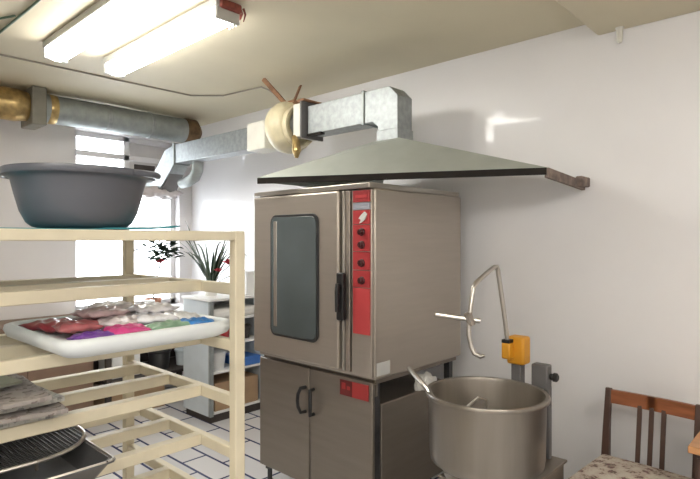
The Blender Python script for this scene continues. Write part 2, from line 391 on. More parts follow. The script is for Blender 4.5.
bm = B(); box(bm, FX+.205, FX+.22, FY-.105, FY+.115, 2.335, 2.60); obj('gasket', bm, M['grey'], t)
bm = B(); bar(bm, (2.22, -.50, 2.63), (2.08, -.62, CEIL-.003), .035, .012, (0, 1, 0)); obj('hanger_strut', bm, M['rustb'], t)
bm = B(); bar(bm, (2.25, -.47, 2.63), (2.15, -.30, CEIL-.003), .03, .012, (0, 1, 0)); obj('hanger_strut', bm, M['rustb'], t)
bm = B(); box(bm, 2.14, 2.34, -.54, -.45, 2.61, 2.65); obj('hanger_cradle', bm, M['rustb'], t, bevel=.008)
bm = B(); box(bm, 2.45, 2.52, -.6, -.36, 2.6, 2.615); obj('strap', bm, M['rustb'], t)
bm = B(); tube(bm, [(2.42, -.60, 2.35), (2.45, -.61, 2.30), (2.46, -.615, 2.24), (2.455, -.61, 2.19)], [.02, .03, .034, .012], 10); o = obj('drain_spout', bm, M['brass'], t, smooth=True); o['label'] = 'rusty orange spout hanging below'

# duct from the fan to the hood
t = thing('hood_duct', 'galvanised rectangular duct elbowing down into the hood', 'duct', (3.25, -.48, 2.2))
bm = B(); box(bm, 2.515, 3.06, YA, YB, 2.36, 2.565); obj('duct_run', bm, M['galv'], t, bevel=.004)
bm = B()
poly = [(3.06, 2.36), (3.13, 2.36), (3.173, 2.325), (3.173, 2.29), (3.335, 2.29), (3.335, 2.50), (3.27, 2.565), (3.06, 2.565)]
prism_y(bm, poly, YA, YB); obj('elbow', bm, M['galv'], t, bevel=.003)
bm = B(); box(bm, 3.168, 3.34, YA-.005, YB+.005, 2.19, 2.295); obj('drop_piece', bm, M['galv'], t, bevel=.003)
bm = B(); box(bm, 3.045, 3.062, YA-.01, YB+.01, 2.35, 2.575); obj('seam_flange', bm, M['galv_d'], t)
bm = B(); box(bm, 2.52, 2.66, YA-.012, YA+.03, 2.345, 2.362); obj('support_rail', bm, M['nearblack'], t)

# hood : low pyramid, deep at its left end and shallow at the right end
HF = [(2.745, -1.18, 1.975), (4.262, -.52, 1.965), (4.262, -.005, 1.935), (2.745, -.005, 1.965)]
HT = [(3.15, -.57, 2.225), (3.36, -.57, 2.225), (3.36, -.385, 2.225), (3.15, -.385, 2.225)]
t = thing('extractor_hood', 'low grey green pyramid hood over the steel oven', 'extractor hood', (3.3, -.3, 1.96))
bm = B()
b = [bm.verts.new(p) for p in HF]; tt = [bm.verts.new(p) for p in HT]
for i in (0, 1, 3): bm.faces.new((b[i], b[(i+1) % 4], tt[(i+1) % 4], tt[i]))
bm.faces.new(tt)
obj('canopy', bm, M['hood'], t, solid=.004)
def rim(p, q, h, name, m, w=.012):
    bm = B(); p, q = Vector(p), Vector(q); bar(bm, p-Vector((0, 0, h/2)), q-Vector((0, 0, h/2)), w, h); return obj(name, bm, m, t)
o = rim(HF[0], HF[1], .036, 'front_rim', M['nearblack']); o['label'] = 'dark front rim'
rim(HF[3], HF[0], .022, 'side_rim', M['hood'])
o = rim(HF[1], HF[2], .05, 'end_rim', M['rust'], .02); o['label'] = 'rusty end rim against the wall'
bm = B(); box(bm, 4.262, 4.30, -.13, -.004, 1.90, 1.955); o = obj('wall_bracket', bm, M['rust'], t, bevel=.006)

# ------------------------------------------------------------------ oven
OX0, OX1, OY0, OY1, OZ0, OZ1 = 2.57, 3.56, -1.035, -.18, .854, 1.903
t = thing('combi_oven', 'large stainless steel oven with glass door and red control panel', 'oven', (3.05, -.6, OZ0))
bm = B(); box(bm, OX0, OX1, OY0, OY1, OZ0, OZ1-.03); obj('body', bm, M['steel'], t, bevel=.012, seg=3)
bm = B(); box(bm, OX0-.012, OX1-.012, OY0-.035, OY1, OZ1-.03, OZ1); obj('top_lid', bm, M['steel_b'], t, bevel=.006)
bm = B(); box(bm, 2.575, 3.335, OY0-.05, OY0, .885, 1.868); door = obj('door', bm, M['steel'], t, bevel=.012, seg=3)
bm = B(); prism_y(bm, rrect(2.755, 3.185, 1.01, 1.75, .05), OY0-.057, OY0-.05); obj('window_frame', bm, M['black'], door, bevel=.004)
bm = B(); prism_y(bm, rrect(2.77, 3.17, 1.025, 1.735, .045), OY0-.061, OY0-.053); obj('door_glass', bm, M['dglass'], door, bevel=.002)
bm = B(); box(bm, 2.795, 2.825, OY0-.064, OY0-.059, 1.07, 1.71); obj('glass_clip', bm, M['steel_b'], door, bevel=.002)
bm = B(); prism_y(bm, rrect(3.338, 3.388, 1.16, 1.42, .012), OY0-.07, OY0-.04); h = obj('door_handle', bm, M['black'], door, bevel=.006)
bm = B(); tube(bm, [(3.363, OY0-.065, 1.35), (3.365, OY0-.085, 1.355), (3.365, OY0-.09, 1.32), (3.363, OY0-.088, 1.21)], [.012, .013, .013, .011], 12); obj('lever', bm, M['black'], h, smooth=True)
for x0, x1, mm in ((3.342, 3.362, 'steel_b'), (3.37, 3.402, 'steel_d')):
    bm = B(); box(bm, x0, x1, OY0-.03, OY0, .88, 1.865); obj('door_trim', bm, M[mm], t, bevel=.004)
bm = B(); box(bm, 3.407, 3.552, OY0-.02, OY0, .87, 1.868); pan = obj('control_panel', bm, M['steel'], t, bevel=.005)
def cell(z0, z1, m, name='panel_cell', x0=3.424, x1=3.543):
    bm = B(); box(bm, x0, x1, OY0-.026, OY0-.018, z0, z1); return obj(name, bm, M[m], pan)
cell(1.80, 1.862, 'redd', 'logo_plate')
bm = B(); box(bm, 3.44, 3.525, OY0-.028, OY0-.025, 1.822, 1.838); obj('logo_bar', bm, M['redl'], pan)
cell(1.760, 1.796, 'strip', 'display_strip')
cell(1.682, 1.756, 'red')
bm = B(); prism_y(bm, [(3.51, 1.748), (3.528, 1.735), (3.512, 1.705), (3.49, 1.690), (3.472, 1.686), (3.486, 1.704), (3.468, 1.712), (3.488, 1.732)], OY0-.031, OY0-.024); o = obj('emblem', bm, M['label'], pan); o['label'] = 'white flash emblem'
for z0, z1, kz in ((1.538, 1.678, (1.640, 1.572)), (1.438, 1.534, (1.475,)), (1.345, 1.434, (1.382,))):
    cell(z0, z1, 'red')
    for z in kz:
        bm = B(); lathe(bm, [(.021, 0), (.021, -.006), (.016, -.010), (.015, -.022), (.011, -.025)], (3.49, OY0-.026, z), 20, 'y')
        bar(bm, (3.49, OY0-.05, z-.014), (3.49, OY0-.05, z+.014), .007, .01, (0, 1, 0)); obj('knob', bm, M['knob'], pan, smooth=True)
cell(1.095, 1.341, 'redl')
bm = B(); box(bm, OX1, OX1+.0025, -1.025, -.915, .875, .945); o = obj('side_sticker', bm, M['label'], t); o['label'] = 'pale sticker low on the side'

# oven stand cabinet
t = thing('oven_stand', 'two-door stainless steel cabinet under the oven', 'cabinet', (3.05, -.6, 0))
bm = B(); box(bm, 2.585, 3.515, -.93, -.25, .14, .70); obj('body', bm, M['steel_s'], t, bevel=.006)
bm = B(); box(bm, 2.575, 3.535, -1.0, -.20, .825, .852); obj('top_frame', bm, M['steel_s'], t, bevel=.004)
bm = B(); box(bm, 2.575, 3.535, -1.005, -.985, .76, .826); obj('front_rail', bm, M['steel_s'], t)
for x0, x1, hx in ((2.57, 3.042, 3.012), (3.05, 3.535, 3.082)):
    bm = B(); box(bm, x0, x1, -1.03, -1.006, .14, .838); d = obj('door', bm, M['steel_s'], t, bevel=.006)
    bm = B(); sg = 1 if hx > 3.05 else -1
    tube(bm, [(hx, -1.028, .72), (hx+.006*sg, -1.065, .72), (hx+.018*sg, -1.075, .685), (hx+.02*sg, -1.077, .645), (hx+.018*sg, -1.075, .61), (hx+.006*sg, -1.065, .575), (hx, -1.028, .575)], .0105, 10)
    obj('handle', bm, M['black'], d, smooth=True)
    if hx > 3.05:
        bm = B(); box(bm, 3.30, 3.39, -1.034, -1.029, .735, .82); g = obj('badge', bm, M['redbd'], d)
        bm = B(); box(bm, 3.392, 3.51, -1.034, -1.029, .735, .82); g = obj('badge', bm, M['redb'], d)
        bm = B(); box(bm, 3.315, 3.345, -1.036, -1.0335, .77, .806); box(bm, 3.355, 3.378, -1.036, -1.0335, .77, .79); obj('badge_mark', bm, M['redb'], d)
for x in (2.60, 3.50):
    for y in (-.97, -.24):
        bm = B(); box(bm, x-.02, x+.02, y-.02, y+.02, .10, .83); tube(bm, [(x, y, .0), (x, y, .02), (x, y, .03), (x, y, .11)], [.028, .028, .016, .016], 14)
        obj('leg', bm, M['blackm'], t)
def crumple(c, sx, sy, sz, seed, n=4):
    bm = B(); bmesh.ops.create_icosphere(bm, subdivisions=n, radius=1)
    for v in bm.verts:
        p = v.co.normalized(); k = 1 + .18*math.sin(5*p.x+seed)*math.cos(6*p.y-seed) + .08*math.sin(15*p.x+seed*3)*math.sin(13*p.y+9*p.z)
        z = max(p.z, -.35)
        v.co = Vector((c[0]+p.x*sx*k, c[1]+p.y*sy*k, c[2]+(z+.35)*sz*k))
    return bm
one('cleaning_cloth', crumple((3.50, -.50, .70), .05, .09, .062, 2), M['cloth'], 'crumpled white cloth in the gap between oven and its stand', 'cloth', (3.50, -.5, .70), smooth=True, angle=180)

# ------------------------------------------------------------------ mixing kettle
KX, KY = 4.20, -1.025
t = thing('mixing_kettle', 'round stainless steel mixing bowl on a steel base beside the oven', 'mixing kettle', (KX, KY, 0))
bm = B()
lathe(bm, [(0, .600), (.12, .601), (.225, .606), (.246, .622), (.250, .65), (.255, .90), (.268, .903), (.271, .913), (.266, .922), (.250, .921), (.245, .905), (.240, .66), (.23, .64), (.18, .622), (.10, .616), (0, .615)], (KX, KY, 0), 64)
obj('bowl', bm, M['steel_k'], t, smooth=True, angle=50)
bm = B(); lathe(bm, [(.19, .55), (.18, .57), (.17, .585), (.165, .604)], (KX, KY, 0), 40); obj('pedestal', bm, M['steel_s'], t, smooth=True)
bm = B(); box(bm, 4.06, 4.395, -1.17, -.63, .05, .545); obj('base_housing', bm, M['steel_s'], t, bevel=.012, seg=3)
bm = B(); box(bm, 4.05, 4.405, -1.18, -.62, .54, .552); obj('base_top', bm, M['steel_s'], t, bevel=.003)
for x in (4.10, 4.355):
    for y in (-1.13, -.67):
        bm = B(); lathe(bm, [(.025, 0), (.025, .02), (.015, .025), (.015, .06)], (x, y, 0), 14); obj('foot', bm, M['black'], t, smooth=True)
bm = B(); tube(bm, [(3.80, -1.06, .965), (3.90, -1.125, .945), (4.0, -1.19, .925), (4.03, -1.205, .90)], [.012, .012, .012, .014], 10); obj('tilt_handle', bm, M['steel_b'], t, smooth=True)
bm = B(); tube(bm, [(4.06, -1.0, .64), (4.06, -.98, .80), (4.10, -.92, .85), (4.13, -.90, .84), (4.15, -.92, .64)], .008, 8); obj('scraper_hook', bm, M['steel_b'], t, smooth=True)
bm = B(); tube(bm, [(KX, KY, .61), (KX, KY, .70)], [.04, .025], 16); obj('centre_boss', bm, M['steel_b'], t, smooth=True)
# column with yellow gearbox and the raised agitator
CX, CY = 4.19, -.69
bm = B(); box(bm, CX-.025, CX+.025, CY-.025, CY+.025, .55, .99); col = obj('column', bm, M['grey'], t, bevel=.004)
bm = B(); box(bm, CX-.04, CX+.05, CY-.045, CY+.035, .99, 1.125); gb = obj('gearbox', bm, M['yellow'], t, bevel=.012, seg=3); gb['label'] = 'orange yellow gearbox'
bm = B(); box(bm, CX-.045, CX+.0, CY-.09, CY-.04, 1.02, 1.10); obj('gearbox_lug', bm, M['yellow'], gb, bevel=.008)
bm = B(); box(bm, CX-.043, CX-.002, CY-.09, CY-.045, 1.098, 1.114); obj('clamp_plate', bm, M['black'], gb, bevel=.002)
bm = B(); tube(bm, [(4.168, -.755, 1.09), (4.16, -.765, 1.2), (4.148, -.795, 1.38), (4.142, -.805, 1.45), (4.141, -.815, 1.468), (4.14, -.84, 1.468), (4.14, -.95, 1.427), (4.139, -1.01, 1.402), (4.137, -1.03, 1.38), (4.130, -1.055, 1.23), (4.132, -1.06, 1.17), (4.145, -1.062, 1.12), (4.16, -1.06, 1.09), (4.185, -1.05, 1.078), (4.20, -1.045, 1.085)],
     [.011]*9+[.011, .011, .011, .0105, .010, .007], 12)
arm = obj('agitator_arm', bm, M['steel_b'], t, smooth=True, angle=60)
bm = B(); tube(bm, [(4.015, -1.155, 1.262), (4.165, -1.02, 1.232)], .0115, 10); obj('cross_bar', bm, M['steel_b'], arm, smooth=True)
bm = B(); tube(bm, [(4.137, -1.045, 1.215), (4.128, -1.063, 1.268)], .019, 10); obj('clamp', bm, M['steel_d'], arm, smooth=True)
# switch post
bm = B(); box(bm, 4.315, 4.345, -.685, -.655, .555, .90); obj('switch_post', bm, M['grey'], t, bevel=.003)
bm = B(); box(bm, 4.258, 4.34, -.695, -.64, .885, 1.0); sw = obj('switch_box', bm, M['grey'], t, bevel=.008)
bm = B(); lathe(bm, [(.016, 0), (.016, .012), (.021, .016), (.021, .03), (.014, .036)], (4.343, -.667, .945), 18, 'x'); obj('switch_knob', bm, M['black'], sw, smooth=True)

# ------------------------------------------------------------------ chair
t = thing('dining_chair', 'reddish wooden chair with floral seat against the white wall', 'chair', (4.652, -.45, 0), R(-3))
W, D = .205, .20
def L(name, bm, m, **k): return obj(name, bm, m, t, local=True, **k)
bm = B(); box(bm, -W-.012, W+.012, -D-.03, D-.01, .435, .485); 
bmesh.ops.subdivide_edges(bm, edges=bm.edges[:], cuts=6, use_grid_fill=True)
for v in bm.verts:
    if v.co.z > .48: v.co.z += .02*(1-(v.co.x/.23)**2)*(1-((v.co.y+.02)/.23)**2)
L('seat_cushion', bm, M['floral'], bevel=.012, smooth=True)
for sx in (-1, 1):
    bm = B(); tube(bm, [(sx*W, -D, 0), (sx*W, -D, .2), (sx*W, -D, .43)], [.018, .024, .028], 4, square=True); L('leg', bm, M['woodd'], bevel=.004)
    bm = B(); tube(bm, [(sx*W, D+.05, 0), (sx*W, D+.01, .25), (sx*W, D, .45), (sx*W, D+.015, .62), (sx*W, D+.045, .82)], [.022, .026, .027, .023, .02], 4, square=True); L('back_post', bm, M['woodd'], bevel=.004)
bm = B()
n = 12
for (z0, z1) in ((.745, .812),):
    bot = [(-W, ), ]
    for i in range(n):
        a, b_ = -W+.01+(2*W-.02)*i/n, -W+.01+(2*W-.02)*(i+1)/n
        ya, yb = D+.04+.012*(1-(a/W)**2), D+.04+.012*(1-(b_/W)**2)
        hexa(bm, [(a, ya-.011, z0), (b_, yb-.011, z0), (b_, yb+.011, z0), (a, ya+.011, z0)], [(a, ya-.006, z1), (b_, yb-.006, z1), (b_, yb+.016, z1), (a, ya+.016, z1)])
bmesh.ops.remove_doubles(bm, verts=bm.verts, dist=1e-4)
L('top_rail', bm, M['wood'], smooth=True)
for x in (-.055, 0, .055):
    bm = B(); bar(bm, (x, D+.005, .455), (x, D+.047, .76), .022, .012, (0, 1, 0)); L('back_slat', bm, M['woodd'], bevel=.003)
bm = B(); box(bm, -W, W, -D-.01, -D+.012, .38, .435); box(bm, -W, W, D-.012, D+.01, .38, .435); box(bm, -W-.01, -W+.012, -D, D, .38, .435); box(bm, W-.012, W+.01, -D, D, .38, .435); L('apron', bm, M['woodd'])
for sx in (-1, 1):
    bm = B(); bar(bm, (sx*W, -D, .2), (sx*W, D+.015, .2), .02, .025); L('stretcher', bm, M['woodd'])

# desk
t = thing('desk', 'orange brown wooden desk corner beside the floral chair', 'desk', (5.25, -.34, 0))
bm = B(); box(bm, 4.90, 5.72, -.63, -.04, .72, .75); obj('desk_top', bm, M['desk'], t, bevel=.004)
bm = B(); box(bm, 4.92, 5.70, -.60, -.05, .08, .72); obj('carcass', bm, M['woodd'], t, bevel=.003)
bm = B(); box(bm, 4.93, 5.68, -.59, -.06, 0, .08); obj('plinth', bm, M['dark'], t)
for k in range(3):
    bm = B(); box(bm, 4.93, 5.68, -.615, -.598, .1+.205*k, .29+.205*k); d = obj('drawer', bm, M['woodd'], t, bevel=.003)
    bm = B(); tube(bm, [(5.22, -.614, .195+.205*k), (5.22, -.635, .195+.205*k), (5.38, -.635, .195+.205*k), (5.38, -.614, .195+.205*k)], .006, 8); obj('drawer_pull', bm, M['black'], d, smooth=True)

# ------------------------------------------------------------------ bakery rack
NX, FXX, EY, BY = 4.159, 3.50, -2.33, -3.42
t = thing('bakery_rack', 'cream painted open rack with slatted shelves', 'rack', ((NX+FXX)/2, (EY+BY)/2, 0))
pw = .0155
for x in (NX, FXX):
    for y in (EY, BY):
        bm = B(); box(bm, x-pw, x+pw, y-pw, y+pw, .07, 1.623); obj('post', bm, M['rack'], t, bevel=.003)
        bm = B(); tube(bm, [(x, y-.014, .042), (x, y+.014, .042)], .042, 20); c = obj('caster', bm, M['black'], t, smooth=True)
for x in (NX, FXX):
    bm = B(); box(bm, x-.0145, x+.0145, BY+pw, EY-pw, 1.597, 1.622); obj('top_rail', bm, M['rack'], t, bevel=.003)
for y in (EY, BY):
    bm = B(); box(bm, FXX+pw, NX-pw, y-.0145, y+.0145, 1.597, 1.622); obj('top_rail', bm, M['rack'], t, bevel=.003)
LEV = [1.465, 1.31, 1.158, 1.015, .86, .71, .56, .41, .26]
SL = (NX-.176, NX-.36, NX-.56)
for z in LEV:
    for y in (EY, BY):
        bm = B(); box(bm, FXX+pw, NX-pw, y-.012, y+.012, z-.017, z+.014); obj('cross_rail', bm, M['rack'], t, bevel=.003)
    for x in SL:
        bm = B(); box(bm, x-.016, x+.016, BY+.012, EY-.012, z-.016, z+.016); obj('slat', bm, M['rack'], t, bevel=.003)
for x in SL:
    bm = B(); box(bm, x-.016, x+.016, BY+.015, EY-.015, 1.598, 1.62); obj('slat', bm, M['rack'], t, bevel=.003)

# turquoise film on top, grey basin
bm = B()
nx, ny = 10, 30; vs = []
for j in range(ny+1):
    for i in range(nx+1):
        x = 3.54+.44*i/nx; y = -3.30+.90*j/ny
        z = 1.6255 + (.004*abs(math.sin(9*y+3*x)) if j > 22 else 0) + (.012*((j-26)/4)**2 if j > 26 else 0)
        vs.append(bm.verts.new((x, y, z)))
for j in range(ny):
    for i in range(nx):
        a = j*(nx+1)+i; bm.faces.new((vs[a], vs[a+1], vs[a+nx+2], vs[a+nx+1]))
one('plastic_sheet', bm, M['turq'], 'thin turquoise plastic sheet on top of the rack under the basin', 'plastic sheet', (3.83, -2.85, 1.6255), smooth=True, solid=.004)
BX, BYc = 3.84, -2.62
t = thing('wash_basin', 'round dark grey plastic basin on top of the rack', 'basin', (BX, BYc, 1.629))
bm = B()
lathe(bm, [(0, 1.630), (.10, 1.630), (.117, 1.634), (.131, 1.645), (.146, 1.675), (.158, 1.72), (.166, 1.755), (.172, 1.764), (.186, 1.767), (.190, 1.775), (.187, 1.785), (.172, 1.787), (.164, 1.777), (.152, 1.72), (.140, 1.678), (.126, 1.652), (.11, 1.640), (.09, 1.637), (0, 1.637)], (BX, BYc, 0), 64)
obj('bowl', bm, M['basin'], t, smooth=True, angle=50)
rr = Vector((.7325, .681, 0)); ff = Vector((-.681, .7325, 0))
for s in (-1, 1):
    bm = B(); pts = []
    c = Vector((BX, BYc, 1.776))
    for k in range(9):
        a = R(-22+44*k/8); d = rr*s*math.cos(a)+ff*math.sin(a)
        pts.append(c + d*(.185 + .022*math.cos(R(-90+180*k/8))))
    tube(bm, pts, .009, 10); obj('grip', bm, M['basin'], t, smooth=True)

# white tray with packets
TZ = LEV[1]+.017
t = thing('plastic_tray', 'shallow white plastic tray on the rack below the basin', 'tray', (3.895, -2.535, TZ), R(1.5))
TW, TL = .225, .236
def ring_pts(w, l, r): return rrect(-w, w, -l, l, r, 5)
bm = B()
prof = [(0, -.03, .0), (0, -.008, .012), (.0, 0, .03), (0, -.003, .042), (0, -.012, .046), (0, -.022, .042), (0, -.03, .022)]
rings = []
for _, inset, z in prof:
    rings.append([bm.verts.new((x, y, z)) for x, y in ring_pts(TW+inset, TL+inset, .05+inset*.4)])
for a, b_ in zip(rings, rings[1:]):
    for k in range(len(a)): bm.faces.new((a[k], a[(k+1) % len(a)], b_[(k+1) % len(a)], b_[k]))
bm.faces.new(rings[0][::-1]); bm.faces.new(rings[-1])
obj('tray_body', bm, M['tray'], t, smooth=True, local=True, angle=60)
TM = Matrix.Translation((3.895, -2.535, TZ)) @ Matrix.Rotation(R(1.5), 4, 'Z')
pk = [  # x, y, half w, half l, turn, lift, colour, label
    (.135, -.125, .038, .040, 10, 0, (.16, .05, .33), 'purple packet at the near corner of the white tray'),
    (.125, -.045, .040, .044, -8, .006, (.55, .05, .22), 'magenta packet next to the purple one in the tray'),
    (.140, .045, .034, .055, 6, .004, (.23, .38, .27), 'pale green packet along the near edge of the tray'),
    (.140, .125, .030, .045, -10, .004, (.03, .19, .52), 'bright blue packet at the right end of the tray'),
    (-.09, -.115, .075, .05, 15, .004, (.30, .035, .05), 'dark red packet in the left part of the tray'),
    (.03, -.115, .042, .045, -10, .014, (.42, .12, .13), 'brownish red packet between the dark red and purple ones'),
    (.045, -.02, .045, .055, 35, .016, (.62, .55, .56), 'pinkish white packet in the middle of the tray'),
    (.05, .065, .05, .055, -25, .016, (.70, .70, .73), 'clear white packet behind the pale green one'),
    (.04, .130, .05, .045, 15, .010, (.74, .75, .77), 'clear white packet behind the bright blue one'),
    (-.07, .0, .06, .06, 12, .014, (.42, .37, .36), 'grey brown packet at the back middle of the tray'),
    (-.10, .115, .06, .055, -14, .008, (.68, .66, .70), 'pale packet at the back right of the tray'),
    (.0, .085, .052, .048, 20, .037, (.70, .68, .70), 'crumpled clear packet on top of the others in the tray'),
    (-.125, .03, .048, .052, -15, .037, (.55, .50, .50), 'crumpled pale brown packet on top at the back of the tray'),
    (-.015, -.045, .048, .05, 12, .038, (.45, .32, .33), 'brownish pink packet on top near the dark red one'),
]
for i, (x, y, hw, hl, turn, lift, colr, lab) in enumerate(pk):
    hw *= 1.12; hl *= 1.15; bm = B(); n = 14
    for side in (1, -1):
        vs = []
        for a in range(n+1):
            for b_ in range(n+1):
                u, v = -1+2*a/n, -1+2*b_/n
                th = .012*(max(0, 1-u**4)*max(0, 1-v**4))**.6
                wr = .0055*math.sin(7*u+i*2+3*v)*math.cos(6*v-i)*(1-u*u*.6)
                vs.append(bm.verts.new((u*hw*(1-.05*math.sin(5*v+i)), v*hl*(1-.04*math.sin(6*u+i)), .014 + side*th + wr)))
        for a in range(n):
            for b_ in range(n):
                q = a*(n+1)+b_; bm.faces.new((vs[q], vs[q+1], vs[q+n+2], vs[q+n+1]))
    bmesh.ops.remove_doubles(bm, verts=bm.verts, dist=1e-5)
    loc = TM @ Vector((x+.015*(x > .1), y*1.1, .021+lift))
    m = mat('packet_film_%s' % lab.split()[0], colr, .28, var=.35, scale=24, coat=.3)
    o = one('food_packet', bm, m, lab, 'packet', (0, 0, 0), 'packets in the white tray', smooth=True, angle=180)
    o.location = loc; o.rotation_euler = (0, 0, R(2+turn))

# newspapers
pz = LEV[2]+.017
pap = [paper('newsprint_a', (.44, .43, .39), [(.34, .33, .30), (.20, .19, .18)], 110), paper('newsprint_b', (.30, .27, .25), [(.24, .21, .20), (.15, .12, .11)], 90),
       paper('magazine_cover', (.27, .28, .22), [(.22, .26, .22), (.08, .19, .22)], 7)]
names = ['folded newspaper at the bottom of the pile on the rack', 'folded newspaper second from the bottom of the rack pile', 'folded newspaper in the middle of the rack pile', 'folded newspaper just under the magazine on the rack', 'green and teal printed magazine on top of the newspapers']
for i in range(5):
    bm = B(); w, l = (.21, .25) if i < 4 else (.15, .19); th = .010 if i < 4 else .006; n = 12; top = []; bot = []
    for a in range(n+1):
        for b_ in range(7):
            u, v = -1+2*a/n, -1+2*b_/6
            z = .003*math.sin(3*u+i)*(1+v)*.5
            z = max(z, 0) if i == 0 else z
            top.append(bm.verts.new((v*w, u*l, z+th))); bot.append(bm.verts.new((v*w, u*l, z)))
    for a in range(n):
        for b_ in range(6):
            q = a*7+b_; bm.faces.new((top[q], top[q+1], top[q+8], top[q+7])); bm.faces.new((bot[q], bot[q+7], bot[q+8], bot[q+1]))
    bound = [e for e in bm.edges if e.is_boundary]
    bmesh.ops.bridge_loops(bm, edges=bound)
    o = one('newspaper' if i < 4 else 'magazine', bm, pap[i % 2] if i < 4 else pap[2], names[i], 'newspaper' if i < 4 else 'magazine', (0, 0, 0), 'paper pile on the rack', smooth=True)
    o.location = (3.80+.012*(i % 2)-.02*(i == 4), -3.0+.02*((i*2) % 3)-.03*(i == 4), pz+.0175*i); o.rotation_euler = (0, 0, R([2, -3, 5, -1, 9][i]))

# mesh trays
def pan_tray(x0, x1, y0, y1, z, label):
    t = thing('baking_pan', label, 'pan', ((x0+x1)/2, (y0+y1)/2, z))
    bm = B()
    rs = []
    for ins, zz in ((.03, 0), (0, .048), (-.008, .05), (-.008, .054), (.004, .054), (.034, .005)):
        rs.append([bm.verts.new((a, b_, z+zz)) for a, b_ in rrect(x0+ins, x1-ins, y0+ins, y1-ins, .02, 3)])
    for a, b_ in zip(rs, rs[1:]):
        for k in range(len(a)): bm.faces.new((a[k], a[(k+1) % len(a)], b_[(k+1) % len(a)], b_[k]))
    bm.faces.new(rs[0][::-1]); bm.faces.new(rs[-1])
    obj('pan_body', bm, M['pan'], t, smooth=True, angle=30)
    bm = B(); tube(bm, [(x, y, z+.054) for x, y in rrect(x0-.004, x1+.004, y0-.004, y1+.004, .02, 3)+[(x1+.004, y1-.02)]], .0035, 6); obj('rim_wire', bm, M['steel_b'], t, smooth=True)
    return t
pz = LEV[3]+.017
pan_tray(3.67, 4.13, -3.30, -2.655, pz, 'black baking pan on the rack below the newspapers')
t = thing('wire_basket', 'dark wire mesh basket lying over the black baking pan', 'basket', (3.88, -3.0, pz+.008))
bm = B()
x0, x1, y0, y1, rc = 3.70, 4.04, -3.27, -2.64, .15
def inset(d):       # how far a bar stops short of the rounded corner
    return rc - math.sqrt(max(0, rc*rc - (rc-d)**2)) if d < rc else 0
n1, n2 = 30, 58
for i in range(1, n1):
    x = x0+(x1-x0)*i/n1; q = inset(min(x-x0, x1-x)); bar(bm, (x, y0+q, pz+.062), (x, y1-q, pz+.062), .0025, .0025)
for j in range(1, n2):
    y = y0+(y1-y0)*j/n2; q = inset(min(y-y0, y1-y)); bar(bm, (x0+q, y, pz+.0635), (x1-q, y, pz+.0635), .0025, .0025)
obj('mesh', bm, M['blackm'], t)
bm = B(); rp_ = [(x, y, pz+.064) for x, y in rrect(x0, x1, y0, y1, rc, 8)]; tube(bm, rp_+[rp_[0]], .005, 8); obj('rim', bm, M['steel_b'], t, smooth=True)
for x, y in ((3.76, -3.2), (3.94, -3.2), (3.76, -2.76), (3.94, -2.76)):
    bm = B(); tube(bm, [(x, y, pz+.006), (x, y, pz+.062)], .004, 6); obj('foot', bm, M['steel_d'], t)

# ------------------------------------------------------------------ background by the window
t = thing('shelf_cabinet', 'pale open-sided cabinet in the corner left of the oven', 'cabinet', (1.12, -.32, 0))
cx0, cx1, cy0, cy1, ch = .90, 1.34, -.62, -.02, 1.06
bm = B(); box(bm, cx0, cx1, cy0, cy0+.02, .06, ch); obj('side_panel', bm, M['cab'], t, bevel=.003)
bm = B(); box(bm, cx0, cx1, cy1-.02, cy1, .06, ch); obj('side_panel', bm, M['cab'], t, bevel=.003)
bm = B(); box(bm, cx0, cx0+.015, cy0+.02, cy1-.02, .06, ch); obj('back_panel', bm, M['white'], t)
bm = B(); box(bm, cx0-.01, cx1+.015, cy0-.015, cy1, ch, ch+.025); obj('top', bm, M['white'], t, bevel=.004)
bm = B(); box(bm, cx1-.02, cx1+.004, cy0-.001, cy0+.035, .06, ch); obj('edge_strip', bm, M['galv_d'], t)
for z in (.07, .42, .66, .88):
    bm = B(); box(bm, cx0+.015, cx1-.01, cy0+.02, cy1-.02, z, z+.018); obj('shelf', bm, M['white'], t)
bm = B(); box(bm, cx0+.02, cx1-.02, cy0+.02, cy1-.02, 0, .07); obj('plinth', bm, M['dark'], t)
def tub(x, y, z, r, h, m, lab, cat='tub', name='storage_tub'):
    bm = B(); lathe(bm, [(r*.8, z), (r*.95, z+h*.8), (r*1.05, z+h*.85), (r*1.05, z+h*.95), (r*.9, z+h), (0, z+h)], (x, y, 0), 24)
    one(name, bm, M[m], lab, cat, (x, y, z), smooth=True)
tub(1.20, -.42, .678, .09, .13, 'redp', 'red tub on the shelf of the pale cabinet')
tub(1.20, -.18, .678, .08, .12, 'dark', 'dark tub on the cabinet shelf beside the red one')
bm = B(); box(bm, 1.02, 1.325, -.30, -.06, .438, .515); one('plastic_crate', bm, M['bluep'], 'blue plastic box low in the pale cabinet', 'box', (1.17, -.18, .438), bevel=.008)
tub(1.19, -.46, .438, .09, .16, 'white', 'white tub low in the pale cabinet')
bm = B(); box(bm, 1.0, 1.31, -.55, -.08, .088, .33); one('cardboard_box', bm, M['card'], 'brown carton on the bottom shelf of the pale cabinet', 'box', (1.15, -.3, .088), bevel=.004)
bm = B(); box(bm, 1.0, 1.325, -.57, -.07, .898, .985); one('folded_linen', bm, M['cloth'], 'folded white linen on the top shelf of the pale cabinet', 'linen', (1.15, -.3, .898), bevel=.03)
bm = B(); box(bm, 1.06, 1.30, -.20, -.05, 1.085, 1.30); one('paper_box', bm, M['white'], 'white box on top of the pale cabinet near the oven', 'box', (1.15, -.12, 1.085), bevel=.006)

